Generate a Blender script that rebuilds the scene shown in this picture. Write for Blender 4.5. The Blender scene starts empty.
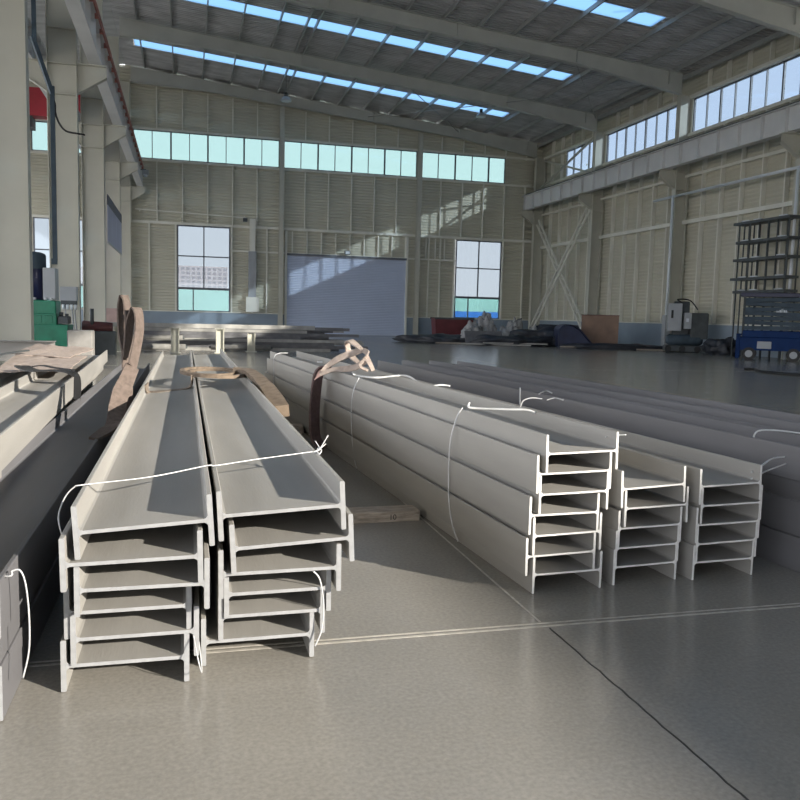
import bpy, bmesh, math, random
from mathutils import Vector, Matrix
random.seed(7)
S = bpy.context.scene
COL = S.collection

# ------------------------------------------------------------------ camera
F_PX, YAW, PIT, ROL, EYE = 814.088, .258855, .102131, .0257272, 1.45
_cy, _sy, _cp, _sp, _cr, _sr = (math.cos(YAW), math.sin(YAW), math.cos(PIT), math.sin(PIT), math.cos(ROL), math.sin(ROL))
_f = Vector((_sy*_cp, _cy*_cp, -_sp)); _r0 = Vector((_cy, -_sy, 0)); _d0 = -_r0.cross(_f)
_r = _r0*_cr - _d0*_sr; _d = _r0*_sr + _d0*_cr
def at(x, y, Y=None, z=None, X=None):
    v = _r*((x-400)/F_PX) + _d*((y-400)/F_PX) + _f
    t = Y/v.y if Y is not None else ((z-EYE)/v.z if z is not None else X/v.x)
    return Vector((0, 0, EYE)) + v*t
cam = bpy.data.cameras.new('camera'); co = bpy.data.objects.new('camera', cam); COL.objects.link(co)
cam.sensor_width = 36; cam.lens = F_PX/800*36; cam.clip_end = 2000; cam.clip_start = .05
M = Matrix((_r, -_d, -_f)).transposed().to_4x4(); M.translation = (0, 0, EYE)
co.matrix_world = M
S.camera = co

# ------------------------------------------------------------------ materials
def mat(name, col, rough=.5, metal=0, noise=0, nscale=4, stretch=(1, 1, 1), bump=0, bscale=40, spec=.5, col2=None, coat=0):
    m = bpy.data.materials.new(name); m.use_nodes = True
    nt = m.node_tree; b = nt.nodes['Principled BSDF']
    b.inputs['Base Color'].default_value = (*col, 1); b.inputs['Roughness'].default_value = rough
    b.inputs['Metallic'].default_value = metal; b.inputs['Specular IOR Level'].default_value = spec
    if noise or bump:
        tc = nt.nodes.new('ShaderNodeTexCoord'); mp = nt.nodes.new('ShaderNodeMapping')
        mp.inputs['Scale'].default_value = stretch
        nt.links.new(tc.outputs['Object'], mp.inputs['Vector'])
    if noise:
        n = nt.nodes.new('ShaderNodeTexNoise'); n.inputs['Scale'].default_value = nscale; n.inputs['Detail'].default_value = 6
        nt.links.new(mp.outputs['Vector'], n.inputs['Vector'])
        r = nt.nodes.new('ShaderNodeValToRGB')
        c2 = col2 or tuple(c*(1-noise) for c in col)
        c1 = tuple(min(1, c*(1+noise*.5)) for c in col)
        r.color_ramp.elements[0].position = .3; r.color_ramp.elements[1].position = .7
        r.color_ramp.elements[0].color = (*c2, 1); r.color_ramp.elements[1].color = (*c1, 1)
        nt.links.new(n.outputs['Fac'], r.inputs['Fac']); nt.links.new(r.outputs['Color'], b.inputs['Base Color'])
    if bump:
        n2 = nt.nodes.new('ShaderNodeTexNoise'); n2.inputs['Scale'].default_value = bscale; n2.inputs['Detail'].default_value = 4
        nt.links.new(mp.outputs['Vector'], n2.inputs['Vector'])
        bp = nt.nodes.new('ShaderNodeBump'); bp.inputs['Strength'].default_value = bump; bp.inputs['Distance'].default_value = .02
        nt.links.new(n2.outputs['Fac'], bp.inputs['Height']); nt.links.new(bp.outputs['Normal'], b.inputs['Normal'])
    return m

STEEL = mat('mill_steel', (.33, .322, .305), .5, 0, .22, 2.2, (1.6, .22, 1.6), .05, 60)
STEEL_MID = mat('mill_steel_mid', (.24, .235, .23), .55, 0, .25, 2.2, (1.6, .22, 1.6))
STEEL_DK_SHADE = mat('mill_steel_dark_and_shaded', (.14, .14, .15), .55, 0, .25, 2.2, (1.6, .22, 1.6))  # dark steel; also stands in for shade on the column beside the sling-loop stack
CUT = mat('sawn_steel_end', (.265, .272, .282), .5, 0, .18, 25)
CUT_PALE = mat('pale_sawn_end', (.62, .62, .61), .5, 0, .12, 25)
CREAM = mat('cream_paint', (.50, .49, .42), .5, 0, .1, .8)
GIRDER = mat('girder_paint', (.66, .66, .65), .55, 0, .1, .8)
WALLM = mat('cream_sheeting', (.54, .52, .42), .5, 0, .08, .5)
STUDM = mat('stud_paint', (.74, .73, .65), .5, 0, .08, .8)
ROOFM = mat('roof_lining', (.50, .50, .50), .38, 0, .3, 1.2, (.6, 1.6, 1))
RAFTM = mat('rafter_paint', (.50, .51, .47), .55, 0, .1, .8)
PURLM = mat('purlin_zinc', (.36, .37, .36), .45, .1, .1, 1)
DADO = mat('dado_plaster', (.27, .33, .39), .6, 0, .15, .7)
SHUTTER = mat('shutter_paint', (.54, .60, .74), .42, 0, .06, .5)
FRAME = mat('window_frame', (.12, .13, .15), .4)
RED = mat('red_paint', (.42, .03, .045), .45, 0, .2, 1)
RUST = mat('conductor_rust', (.46, .18, .14), .6, 0, .3, 3)
GREEN = mat('green_enamel', (.015, .20, .115), .38, 0, .25, 3)
NAVY = mat('navy_enamel', (.008, .012, .05), .4)
GREYP = mat('grey_enamel', (.36, .38, .40), .4, 0, .1, 2)
DGREY = mat('dark_grey', (.07, .08, .085), .55, 0, .3, 3)
BLUEP = mat('blue_enamel', (.008, .032, .12), .6, 0, .2, 3, spec=.15)
SLATE = mat('slate_enamel', (.06, .085, .11), .6, 0, .25, 3, spec=.2)
BLACK = mat('black_rubber', (.012, .012, .013), .55)
WIRE = mat('tie_wire', (.55, .56, .57), .4, .3)
SLING_BR = mat('sling_brown', (.135, .105, .09), .9, 0, .3, 30, (1, 1, 1), .3, 200)
SLING_TAN = mat('sling_tan', (.19, .155, .125), .9, 0, .25, 25, (1, 1, 1), .3, 200)
SLING_PINK = mat('sling_pink', (.36, .30, .265), .9, 0, .25, 18, (1, 1, 1), .3, 150)
SLING_PUR = mat('sling_purple', (.17, .115, .115), .9, 0, .25, 25, (1, 1, 1), .3, 200)
SLING_OLD = mat('sling_old', (.17, .13, .095), .9, 0, .35, 14, (1, 1, 1), .35, 160)
TIMBER = mat('timber', (.46, .35, .22), .8, 0, .35, 6, (1, 8, 8), .2, 40)
TIMBER_GR = mat('weathered_timber', (.40, .345, .29), .85, 0, .45, 12, (1, 6, 6), .25, 40)
PLY = mat('plywood', (.24, .155, .11), .7, 0, .2, 2)
CONC = mat('concrete_block', (.22, .215, .205), .85, 0, .2, 6)
TARP = mat('dark_tarp', (.02, .024, .034), .5, 0, .4, 2, (1, 1, 1), .6, 6)
NAVYTARP = mat('navy_tarp', (.022, .03, .075), .5, 0, .3, 2, (1, 1, 1), .5, 6)
SACK = mat('pale_sack', (.36, .36, .36), .7, 0, .35, 5)
BANNER = mat('banner_vinyl', (.45, .46, .62), .5, 0, .12, 1.2, (1, 1.5, .5))
BANNER_TOP = mat('banner_header', (.07, .075, .12), .5)
ZINC = mat('zinc', (.52, .54, .56), .35, .4, .15, 2)
PIPEW = mat('pale_pipe', (.66, .70, .74), .35, 0)
HOARD_G = mat('green_netting', (.33, .62, .53), .8, 0, .25, .15, (1, 1, 1))
HOARD_B = mat('blue_hoarding', (.03, .22, .70), .6)
GROUND = mat('outside_ground', (.50, .47, .42), .95, 0, .2, .2)

def tower_mat():
    m = bpy.data.materials.new('tower_facade'); m.use_nodes = True; nt = m.node_tree; b = nt.nodes['Principled BSDF']
    b.inputs['Roughness'].default_value = .9
    tc = nt.nodes.new('ShaderNodeTexCoord'); br = nt.nodes.new('ShaderNodeTexBrick')
    br.offset = 0; br.inputs['Scale'].default_value = 1; br.inputs['Brick Width'].default_value = 2.0; br.inputs['Row Height'].default_value = 1.7
    br.inputs['Mortar Size'].default_value = .34; br.inputs['Color1'].default_value = (.36, .35, .39, 1); br.inputs['Color2'].default_value = (.42, .40, .43, 1)
    br.inputs['Mortar'].default_value = (.66, .60, .61, 1)
    sx = nt.nodes.new('ShaderNodeSeparateXYZ'); cx = nt.nodes.new('ShaderNodeCombineXYZ')
    nt.links.new(tc.outputs['Object'], sx.inputs[0]); nt.links.new(sx.outputs['X'], cx.inputs['X']); nt.links.new(sx.outputs['Z'], cx.inputs['Y'])
    nt.links.new(cx.outputs[0], br.inputs['Vector']); nt.links.new(br.outputs['Color'], b.inputs['Base Color'])
    return m
TOWER = tower_mat()

def glass_mat(name, tint, refl=.06):
    m = bpy.data.materials.new(name); m.use_nodes = True; nt = m.node_tree
    nt.nodes.remove(nt.nodes['Principled BSDF']); out = nt.nodes['Material Output']
    t = nt.nodes.new('ShaderNodeBsdfTransparent'); t.inputs[0].default_value = (*tint, 1)
    g = nt.nodes.new('ShaderNodeBsdfGlossy'); g.inputs['Roughness'].default_value = .05; g.inputs[0].default_value = (.8, .9, .95, 1)
    mx = nt.nodes.new('ShaderNodeMixShader'); mx.inputs[0].default_value = refl
    nt.links.new(t.outputs[0], mx.inputs[1]); nt.links.new(g.outputs[0], mx.inputs[2]); nt.links.new(mx.outputs[0], out.inputs['Surface'])
    return m
GLASS_DIM = glass_mat('dimmed_glass', (.42, .45, .475))  # dark tint put into the panes to hold the sky brightness down
GLASS_CY = glass_mat('cyan_tinted_glass', (.425, .52, .51))
GLASS_OP = glass_mat('plain_glass', (.95, .96, .96), .03)
GLASS_BL = glass_mat('blue_tinted_glass', (.40, .455, .515))
def frp_mat():
    m = bpy.data.materials.new('skylight_sheet'); m.use_nodes = True; nt = m.node_tree
    nt.nodes.remove(nt.nodes['Principled BSDF']); out = nt.nodes['Material Output']
    t = nt.nodes.new('ShaderNodeBsdfTranslucent'); t.inputs[0].default_value = (.30, .43, .55, 1)
    d = nt.nodes.new('ShaderNodeBsdfTransparent'); d.inputs[0].default_value = (.30, .40, .50, 1)
    mx = nt.nodes.new('ShaderNodeMixShader'); mx.inputs[0].default_value = .35
    nt.links.new(t.outputs[0], mx.inputs[1]); nt.links.new(d.outputs[0], mx.inputs[2]); nt.links.new(mx.outputs[0], out.inputs['Surface'])
    return m
FRP = frp_mat()

def floor_mat():
    m = bpy.data.materials.new('polished_concrete'); m.use_nodes = True; nt = m.node_tree; N = nt.nodes; L = nt.links
    b = N['Principled BSDF']; tc = N.new('ShaderNodeTexCoord')
    def noise(scale, detail=6, st=(1, 1, 1), rough=.55):
        mp = N.new('ShaderNodeMapping'); mp.inputs['Scale'].default_value = st; L.new(tc.outputs['Object'], mp.inputs['Vector'])
        n = N.new('ShaderNodeTexNoise'); n.inputs['Scale'].default_value = scale; n.inputs['Detail'].default_value = detail; n.inputs['Roughness'].default_value = rough
        L.new(mp.outputs['Vector'], n.inputs['Vector']); return n.outputs['Fac']
    def ramp(fac, p0, c0, p1, c1):
        r = N.new('ShaderNodeValToRGB'); r.color_ramp.elements[0].position = p0; r.color_ramp.elements[0].color = (*c0, 1)
        r.color_ramp.elements[1].position = p1; r.color_ramp.elements[1].color = (*c1, 1); L.new(fac, r.inputs['Fac']); return r.outputs['Color']
    def mix(kind, fac, a, c):
        x = N.new('ShaderNodeMix'); x.data_type = 'RGBA'; x.blend_type = kind; x.inputs['Factor'].default_value = fac
        L.new(a, x.inputs['A']); L.new(c, x.inputs['B']); return x.outputs['Result']
    base = ramp(noise(.55, 8), .3, (.232, .223, .203), .72, (.31, .296, .268))
    fine = ramp(noise(55, 6), .25, (.72, .72, .72), .75, (1.15, 1.15, 1.15))
    c = mix('MULTIPLY', .75, base, fine)
    spots = ramp(noise(5.5, 10, (1, 1, 1), .7), .62, (0, 0, 0), .80, (.10, .10, .09))
    c = mix('ADD', .8, c, spots)
    scuff = ramp(noise(3, 8, (.35, 4, 1), .7), .64, (0, 0, 0), .8, (.10, .095, .085))
    c = mix('ADD', .5, c, scuff)
    L.new(c, b.inputs['Base Color'])
    rr = N.new('ShaderNodeMapRange'); L.new(noise(1.6, 5, (1, 3, 1)), rr.inputs['Value'])
    rr.inputs['To Min'].default_value = .13; rr.inputs['To Max'].default_value = .28; L.new(rr.outputs[0], b.inputs['Roughness'])
    b.inputs['Specular IOR Level'].default_value = .45
    bp = N.new('ShaderNodeBump'); bp.inputs['Strength'].default_value = .10; bp.inputs['Distance'].default_value = .02
    L.new(noise(1.3, 3, (.25, 2.2, 1)), bp.inputs['Height']); L.new(bp.outputs['Normal'], b.inputs['Normal'])
    return m
FLOORM = floor_mat()

# ------------------------------------------------------------------ mesh helpers
class MB:
    def __init__(s): s.v = []; s.f = []; s.mi = []; s.smooth = []
    def add(s, verts, faces, mi=0, smooth=False):
        o = len(s.v); s.v += [tuple(p) for p in verts]
        for f in faces:
            s.f.append([i+o for i in f]); s.mi.append(mi); s.smooth.append(smooth)
        return s
    def box(s, x0, x1, y0, y1, z0, z1, mi=0):
        return s.hexa([(x0,y0,z0),(x1,y0,z0),(x1,y1,z0),(x0,y1,z0),(x0,y0,z1),(x1,y0,z1),(x1,y1,z1),(x0,y1,z1)], mi)
    def hexa(s, p, mi=0):
        return s.add(p, [(0,3,2,1),(4,5,6,7),(0,1,5,4),(1,2,6,5),(2,3,7,6),(3,0,4,7)], mi)
    def rbox(s, x0, x1, y0, y1, z0, z1, r=.02, mi=0):      # box with chamfered vertical and top edges
        o = [(x0+r,y0),(x1-r,y0),(x1,y0+r),(x1,y1-r),(x1-r,y1),(x0+r,y1),(x0,y1-r),(x0,y0+r)]
        i = [(x0+2*r,y0+r),(x1-2*r,y0+r),(x1-r,y0+2*r),(x1-r,y1-2*r),(x1-2*r,y1-r),(x0+2*r,y1-r),(x0+r,y1-2*r),(x0+r,y0+2*r)]
        v = [(a,b,z0) for a,b in o]+[(a,b,z1-r) for a,b in o]+[(a,b,z1) for a,b in i]
        f = [tuple(range(7,-1,-1)), tuple(range(16,24))]
        for k in range(8):
            n = (k+1)%8; f += [(k,n,8+n,8+k),(8+k,8+n,16+n,16+k)]
        return s.add(v, f, mi)
    def bar(s, a, b, w, h, up=(0,0,1), mi=0):
        a, b = Vector(a), Vector(b); d = (b-a).normalized(); u = Vector(up)
        if abs(d.dot(u)) > .99: u = Vector((0,1,0))
        sd = d.cross(u).normalized(); u = sd.cross(d)
        c = [(-1,-1),(1,-1),(1,1),(-1,1)]
        v = [a+sd*(w/2*i)+u*(h/2*j) for i,j in c]+[b+sd*(w/2*i)+u*(h/2*j) for i,j in c]
        return s.add(v, [(0,1,2,3),(7,6,5,4),(0,4,5,1),(1,5,6,2),(2,6,7,3),(3,7,4,0)], mi)
    def tube(s, pts, r, n=8, mi=0, closed=False):
        pts = [Vector(p) for p in pts]; m = len(pts); v = []; prev = None
        for i, p in enumerate(pts):
            d = (pts[min(i+1,m-1)]-pts[max(i-1,0)]).normalized()
            if prev is None:
                u = Vector((0,0,1)) if abs(d.z) < .9 else Vector((0,1,0))
                u = (u-d*u.dot(d)).normalized()
            else: u = (prev-d*prev.dot(d)).normalized()
            prev = u; w = d.cross(u); rr = r[i] if isinstance(r,(list,tuple)) else r
            v += [p+(u*math.cos(2*math.pi*k/n)+w*math.sin(2*math.pi*k/n))*rr for k in range(n)]
        f = [(i*n+k, i*n+(k+1)%n, (i+1)*n+(k+1)%n, (i+1)*n+k) for i in range(m-1) for k in range(n)]
        s.add(v, f, mi, True)
        o = len(s.v)-len(v)
        s.f += [[o+k for k in range(n-1,-1,-1)], [o+(m-1)*n+k for k in range(n)]]; s.mi += [mi,mi]; s.smooth += [False,False]
        return s
    def cyl(s, a, b, r, n=16, mi=0, r2=None): return s.tube([a,b], [r, r if r2 is None else r2], n, mi)
    def lathe(s, c, prof, n=20, mi=0):     # (radius, z) profile about a vertical axis
        v = [(c[0]+r*math.cos(2*math.pi*k/n), c[1]+r*math.sin(2*math.pi*k/n), c[2]+z) for r,z in prof for k in range(n)]
        f = [(i*n+k, i*n+(k+1)%n, (i+1)*n+(k+1)%n, (i+1)*n+k) for i in range(len(prof)-1) for k in range(n)]
        f += [tuple(range(n-1,-1,-1)), tuple((len(prof)-1)*n+k for k in range(n))]
        return s.add(v, f, mi, True)
    def prism(s, poly, axis, a, b, mi=0):  # polygon in the plane normal to axis, extruded from a to b
        n = len(poly)
        def P(u, w, t): return {'x':(t,u,w),'y':(u,t,w),'z':(u,w,t)}[axis]
        v = [P(u,w,a) for u,w in poly]+[P(u,w,b) for u,w in poly]
        f = [tuple(range(n-1,-1,-1)), tuple(range(n,2*n))]+[(k,(k+1)%n,n+(k+1)%n,n+k) for k in range(n)]
        return s.add(v, f, mi)
    def sheet(s, axis, pos, u0, u1, z0, z1, pitch=.2, dep=.03, mi=0, th=.02):   # horizontally ribbed cladding
        if u1-u0 < .01 or z1-z0 < .01: return s
        zs = []; k = math.floor(z0/pitch)
        pr = [(0,0),(.35,0),(.5,1),(.85,1)]
        while k*pitch < z1:
            for t, d in pr:
                z = (k+t)*pitch
                if z0 <= z <= z1: zs.append((z, d*dep))
            k += 1
        zs = [(z0, zs[0][1] if zs else 0)]+[q for q in zs if z0+1e-4 < q[0] < z1-1e-4]+[(z1, zs[-1][1] if zs else 0)]
        poly = [(pos-d, z) for z, d in zs]+[(pos+th, z1), (pos+th, z0)]
        n = len(poly)
        P = (lambda p, u: (u, p[0], p[1])) if axis == 'x' else (lambda p, u: (p[0], u, p[1]))
        v = [P(p,u0) for p in poly]+[P(p,u1) for p in poly]
        return s.add(v, [(k,(k+1)%n,n+(k+1)%n,n+k) for k in range(n)]+[tuple(range(n-1,-1,-1)), tuple(range(n,2*n))], mi)
    def ribbon(s, pts, side, w, t, mi=0, sub=4):
        P = [Vector(p) for p in pts]; Q = []
        sides = [Vector(q) for q in side] if isinstance(side[0], (tuple, list, Vector)) else [Vector(side)]*len(P)
        ws = w if isinstance(w, (list, tuple)) else [w]*len(P); SD = []; WW = []
        for i in range(len(P)-1):
            p0, p1, p2, p3 = P[max(i-1,0)], P[i], P[i+1], P[min(i+2,len(P)-1)]
            for k in range(sub):
                u = k/sub
                Q.append(.5*((2*p1)+(p2-p0)*u+(2*p0-5*p1+4*p2-p3)*u*u+(3*p1-p0-3*p2+p3)*u**3))
                SD.append(sides[i].lerp(sides[i+1], u)); WW.append(ws[i]*(1-u)+ws[i+1]*u)
        Q.append(P[-1]); SD.append(sides[-1]); WW.append(ws[-1]); v = []; m = len(Q)
        for i, p in enumerate(Q):
            d = (Q[min(i+1,m-1)]-Q[max(i-1,0)]).normalized()
            sd = (SD[i]-d*SD[i].dot(d)).normalized(); nn = d.cross(sd); tt = t[min(i//sub, len(t)-1)] if isinstance(t, (list,tuple)) else t
            v += [p-sd*(WW[i]/2)-nn*(tt/2), p+sd*(WW[i]/2)-nn*(tt/2), p+sd*(WW[i]/2)+nn*(tt/2), p-sd*(WW[i]/2)+nn*(tt/2)]
        f = [(i*4+k, i*4+(k+1)%4, i*4+4+(k+1)%4, i*4+4+k) for i in range(m-1) for k in range(4)]
        f += [(3,2,1,0), (m*4-4,m*4-3,m*4-2,m*4-1)]
        return s.add(v, f, mi)
    def mesh(s, name, mats):
        me = bpy.data.meshes.new(name); me.from_pydata(s.v, [], s.f)
        for m in (mats if isinstance(mats, (list,tuple)) else [mats]): me.materials.append(m)
        me.polygons.foreach_set('material_index', s.mi); me.polygons.foreach_set('use_smooth', s.smooth)
        me.update()
        b = bmesh.new(); b.from_mesh(me); bmesh.ops.recalc_face_normals(b, faces=b.faces); b.to_mesh(me); b.free()
        return me
    def build(s, name, mats, parent=None):
        return link(name, s.mesh(name, mats), parent)

def link(name, me, parent=None):
    o = bpy.data.objects.new(name, me); COL.objects.link(o)
    if parent is not None: o.parent = parent
    return o
def tag(o, label, cat, group=None, kind=None):
    o['label'] = label; o['category'] = cat
    if group: o['group'] = group
    if kind: o['kind'] = kind
    return o
def thing(name, label, cat, loc=(0,0,0), rz=0, group=None):
    o = bpy.data.objects.new(name, None); COL.objects.link(o); o.location = loc; o.rotation_euler = (0,0,rz)
    o.empty_display_size = .2
    return tag(o, label, cat, group)
def struct(o): o['kind'] = 'structure'; return o
def smooth_path(pts, sub=6):
    P = [Vector(p) for p in pts]; Q = []
    for i in range(len(P)-1):
        p0, p1, p2, p3 = P[max(i-1,0)], P[i], P[i+1], P[min(i+2,len(P)-1)]
        for k in range(sub):
            u = k/sub; Q.append(.5*((2*p1)+(p2-p0)*u+(2*p0-5*p1+4*p2-p3)*u*u+(3*p1-p0-3*p2+p3)*u**3))
    return Q+[P[-1]]

# ------------------------------------------------------------------ hall dimensions
XR, YB, XC = 26.5, 59.2, -3.55             # long wall, gable wall, hall face of the middle columns
Y0 = -36.0                                  # open end of the hall behind the viewpoint
GRID = [58.6-9.35*k for k in range(11)]     # portal frames
CL0, CL1 = 11.67, 13.52                     # clerestory sill and head
def rtop(x): return 17.45-.092*(x+3.5) if x > -4.0 else 17.45-.092*(-4.5-x)   # top of rafter

# floor
fl = MB().box(-16.5, 27.0, Y0, 60.0, -.2, 0).build('floor', FLOORM); struct(fl)
JT = mat('joint_filler', (.42, .40, .36), .8, 0, .3, 20); JD = mat('joint_gap', (.03, .03, .03), .9)
j = MB()
j.box(-16, 25, 3.435, 3.452, 0, .0012); j.box(-16, 25, 3.475, 3.487, 0, .0012)
j.box(1.648, 1.660, 3.5, 9, 0, .0012)
for yy in (22.2, 41): j.box(-3, 25, yy, yy+.03, 0, .0012)
j.build('joint_line', JT, fl)
j = MB()
for xx in (9.75, 17.8): j.box(xx, xx+.025, 3.5, 55, 0, .0012)
j.build('floor_line', mat('faded_orange_line', (.36, .25, .19), .7, 0, .3, 8), fl)
j = MB(); random.seed(3); px_, y = 1.668, 3.42
while y > -1:
    nx = 1.668+random.uniform(-.004,.004); j.hexa([(px_-.004,y,0),(px_+.004,y,0),(nx+.004,y-.06,0),(nx-.004,y-.06,0),(px_-.004,y,.001),(px_+.004,y,.001),(nx+.004,y-.06,.001),(nx-.004,y-.06,.001)]); px_ = nx; y -= .06
j.build('joint_crack', JD, fl)

# ------------------------------------------------------------------ walls
def wall_with_holes(axis, pos, u0, u1, z0, ztop, holes, mb):
    us = sorted({u0, u1, *[h[0] for h in holes], *[h[1] for h in holes]})
    us = [u for u in us if u0 <= u <= u1]
    for a, b in zip(us, us[1:]):
        mid = (a+b)/2; zz = z0
        for h in sorted([h for h in holes if h[0] <= mid <= h[1]], key=lambda h: h[2]):
            mb.sheet(axis, pos, a, b, zz, h[2]); zz = h[3]
        n = max(1, round((b-a)/2.0)) if callable(ztop) else 1
        for k in range(n):
            p, q = a+(b-a)*k/n, a+(b-a)*(k+1)/n
            mb.sheet(axis, pos, p, q, zz, ztop((p+q)/2) if callable(ztop) else ztop)
W1, W2, DR = (-.56, 3.05, 1.43, 7.36), (19.73, 23.42, 1.43, 7.33), (7.03, 15.85, 0, 5.62)
W0, W00 = (-9.75, -6.1, 1.43, 7.4), (-15.4, -11.8, 1.43, 7.4)
BC = [(-3.4, 6.42), (6.72, 16.5), (16.82, 23.45), (-9.75, -4.6), (-15.6, -10.0)]
holes = [W1, W2, DR, W0, W00]+[(a, b, CL0, CL1+.05) for a, b in BC]
mb = MB(); wall_with_holes('x', YB+.1, -16.5, 26.7, 0, lambda x: rtop(x)+.2, holes, mb)
wb = struct(mb.build('wall_back', WALLM))
def zfree(x, spans):       # studs skip the openings
    out = []
    for a, b in spans:
        segs = [(a, b)]
        for h in holes:
            if h[0]-.02 < x < h[1]+.02:
                segs = [q for s_ in segs for q in ((s_[0], min(s_[1], h[2])), (max(s_[0], h[3]), s_[1])) if q[1]-q[0] > .1]
        out += segs
    return out
def stud_back(x, z0, z1, w=.07, d=.16):
    for a, b in zfree(x, [(z0, z1)]):
        MB().box(x-w/2, x+w/2, YB-d+.07, YB+.07, a, b).build('stud', STUDM, wb)
for k in range(-8, 18):
    x = 6.57+1.69*k
    if min(abs(x-c) for c in (-4, 6.57, 16.66, 26.2)) < .4: continue
    stud_back(x, 7.45, CL0); stud_back(x, CL1, rtop(x)-.7)
for x in (-2.4, -.66, 3.15, 4.6, 5.6, 17.6, 18.5, 19.63, 23.52, 25.2, -5.5): stud_back(x, 1.4, 7.4, .09)
for k in range(9): stud_back(7.4+1.05*k, 5.7, 7.3)
for k in (1, 2, 3): stud_back(16.66+.72*k, 5.8, 7.3)
for x in (DR[0]-.07, DR[1]+.07): MB().box(x-.08, x+.08, YB-.14, YB+.07, 0, 7.3).build('stud', STUDM, wb)
for z, a, b, hh in ((7.45, -16, 26.2, .16), (CL0-.07, -16, 26.2, .14), (CL1+.12, -16, 26.2, .14), (5.75, 3.1, 19.7, .12), (1.42, -16, 7.0, .06), (1.42, 15.9, 26.2, .06)):
    MB().box(a, b, YB-.1, YB+.07, z-hh/2, z+hh/2).build('girt', STUDM, wb)
for a, b, n in ((-16.5, 6.95, 'baseboard_back'), (15.95, 26.4, 'baseboard_back')):
    struct(MB().box(a, b, YB-.04, YB+.07, 0, 1.4).build(n, DADO))

mb = MB(); rholes = []
RB = []
for i, g in enumerate(GRID[:-1]):
    a, b = GRID[i+1]+.12, g-.12
    if i == 0: b = 55.0
    if g < 0:
        if g > -10: rholes.append((Y0+1, g-.12, CL0, 14.45))  # unseen taller opening without glass, shaped to let sun reach the front stacks
        continue
    RB.append((a, b)); rholes.append((a, b, CL0, CL1))
wall_with_holes('y', XR+.03, Y0, YB+.1, 1.4, rtop(26.5)+.2, rholes, mb)
wr = struct(mb.build('wall_right', WALLM))
struct(MB().box(XR-.08, XR+.05, Y0, YB, 0, 1.43).build('baseboard_right', DADO))
struct(MB().box(XR-.1, XR+.05, Y0, YB, 1.43, 1.49).build('trim_1', STUDM))
for i, g in enumerate(GRID[:6]):
    for k in range(1, 6):
        y = g-9.35*k/6
        MB().box(XR-.24, XR, y-.045, y+.045, 1.5, CL0 if y < 55.1 else 13.4).build('stud', STUDM, wr)
        MB().box(XR-.24, XR, y-.04, y+.04, CL1, rtop(26.5)).build('stud', STUDM, wr)
for z, hh in ((6.95, .2), (CL0-.08, .16), (CL1+.08, .16), (9.4, .14)):
    MB().box(XR-.26, XR-.002, Y0 if z < CL1 else -6, YB-.2, z-hh/2, z+hh/2).build('girt', STUDM, wr)

struct(MB().sheet('y', -16.52, Y0, YB+.1, 10.0, rtop(-16.5)+.2).build('wall_left', WALLM))  # unseen wall added to limit side light, left open below
mb = MB()
for k in range(22): mb.sheet('x', Y0, -16.5+43*k/22, -16.5+43*(k+1)/22, 6.5, rtop(-16.5+43*(k+.5)/22)+.2)
struct(mb.build('wall_front', WALLM))  # unseen end wall added to cut light from behind, left open below
# ------------------------------------------------------------------ windows and door
def window(n, axis, u0, u1, z0, z1, pos, vs, hs, glass, fw=.07, dark=None):
    fr = MB(); p0, p1 = pos-.05, pos+.05
    B = (lambda m, a, b, c, d: m.box(a, b, p0, p1, c, d)) if axis == 'x' else (lambda m, a, b, c, d: m.box(p0, p1, a, b, c, d))
    B(fr, u0, u1, z0, z0+fw); B(fr, u0, u1, z1-fw, z1); B(fr, u0, u0+fw, z0+fw, z1-fw); B(fr, u1-fw, u1, z0+fw, z1-fw)
    w = struct(fr.build('window_%d' % n, FRAME))
    for u, a, b, t in vs:
        B(m := MB(), u-t/2, u+t/2, a, b); m.build('mullion', FRAME, w)
    for z, t in hs:
        B(m := MB(), u0+fw, u1-fw, z-t/2, z+t/2); m.build('transom', FRAME, w)
    p = MB()
    if axis == 'x': p.box(u0+fw, u1-fw, pos-.004, pos+.004, z0+fw, z1-fw)
    else: p.box(pos-.004, pos+.004, u0+fw, u1-fw, z0+fw, z1-fw)
    p.build('pane', glass, w); return w
for n, (a, b, c, d) in enumerate((W1, W2, W0, W00), 1):
    z2, z1 = c+(d-c)*.645, c+(d-c)*.27
    window(n, 'x', a, b, c, d, YB, [((a+b)/2, z1, d, .08), (a+(b-a)*.3, c, z1, .08)], [(z2, .08), (z1, .16)], GLASS_DIM, .09)
for n, (a, b) in enumerate(BC, 5):
    k = max(2, round((b-a)/1.26)); st = (b-a)/k
    window(n, 'x', a, b, CL0, CL1+.05, YB, [(a+st*q, CL0, CL1, .11 if q % 2 == 0 else .05) for q in range(1, k)], [], GLASS_CY, .06)
for n, (a, b) in enumerate(RB, 10):
    k = max(2, round((b-a)/1.17)); st = (b-a)/k
    window(n, 'y', a, b, CL0, CL1, XR+.02, [(a+st*q, CL0, CL1, .10 if q % 2 == 0 else .05) for q in range(1, k)], [], GLASS_BL if b > 31 else GLASS_OP, .06)
sh = MB()
z = 0; pr = []
while z < DR[3]-.02:
    pr += [(YB-.02, z), (YB-.05, z+.03), (YB-.05, z+.085), (YB-.02, z+.115)]; z += .12
pr = [(y, min(z, DR[3])) for y, z in pr]
sh.prism(pr+[(YB+.04, DR[3]), (YB+.04, 0)], 'x', DR[0], DR[1])
dr = struct(sh.build('door_1', SHUTTER))
MB().box(DR[0], DR[1], YB-.08, YB+.04, -.0, .1).build('bottom_rail', SHUTTER, dr)
MB().box(DR[0]-.02, DR[1]+.02, YB-.2, YB+.06, DR[3]-.02, DR[3]+.13).build('door_lintel', FRAME, dr)

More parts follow.
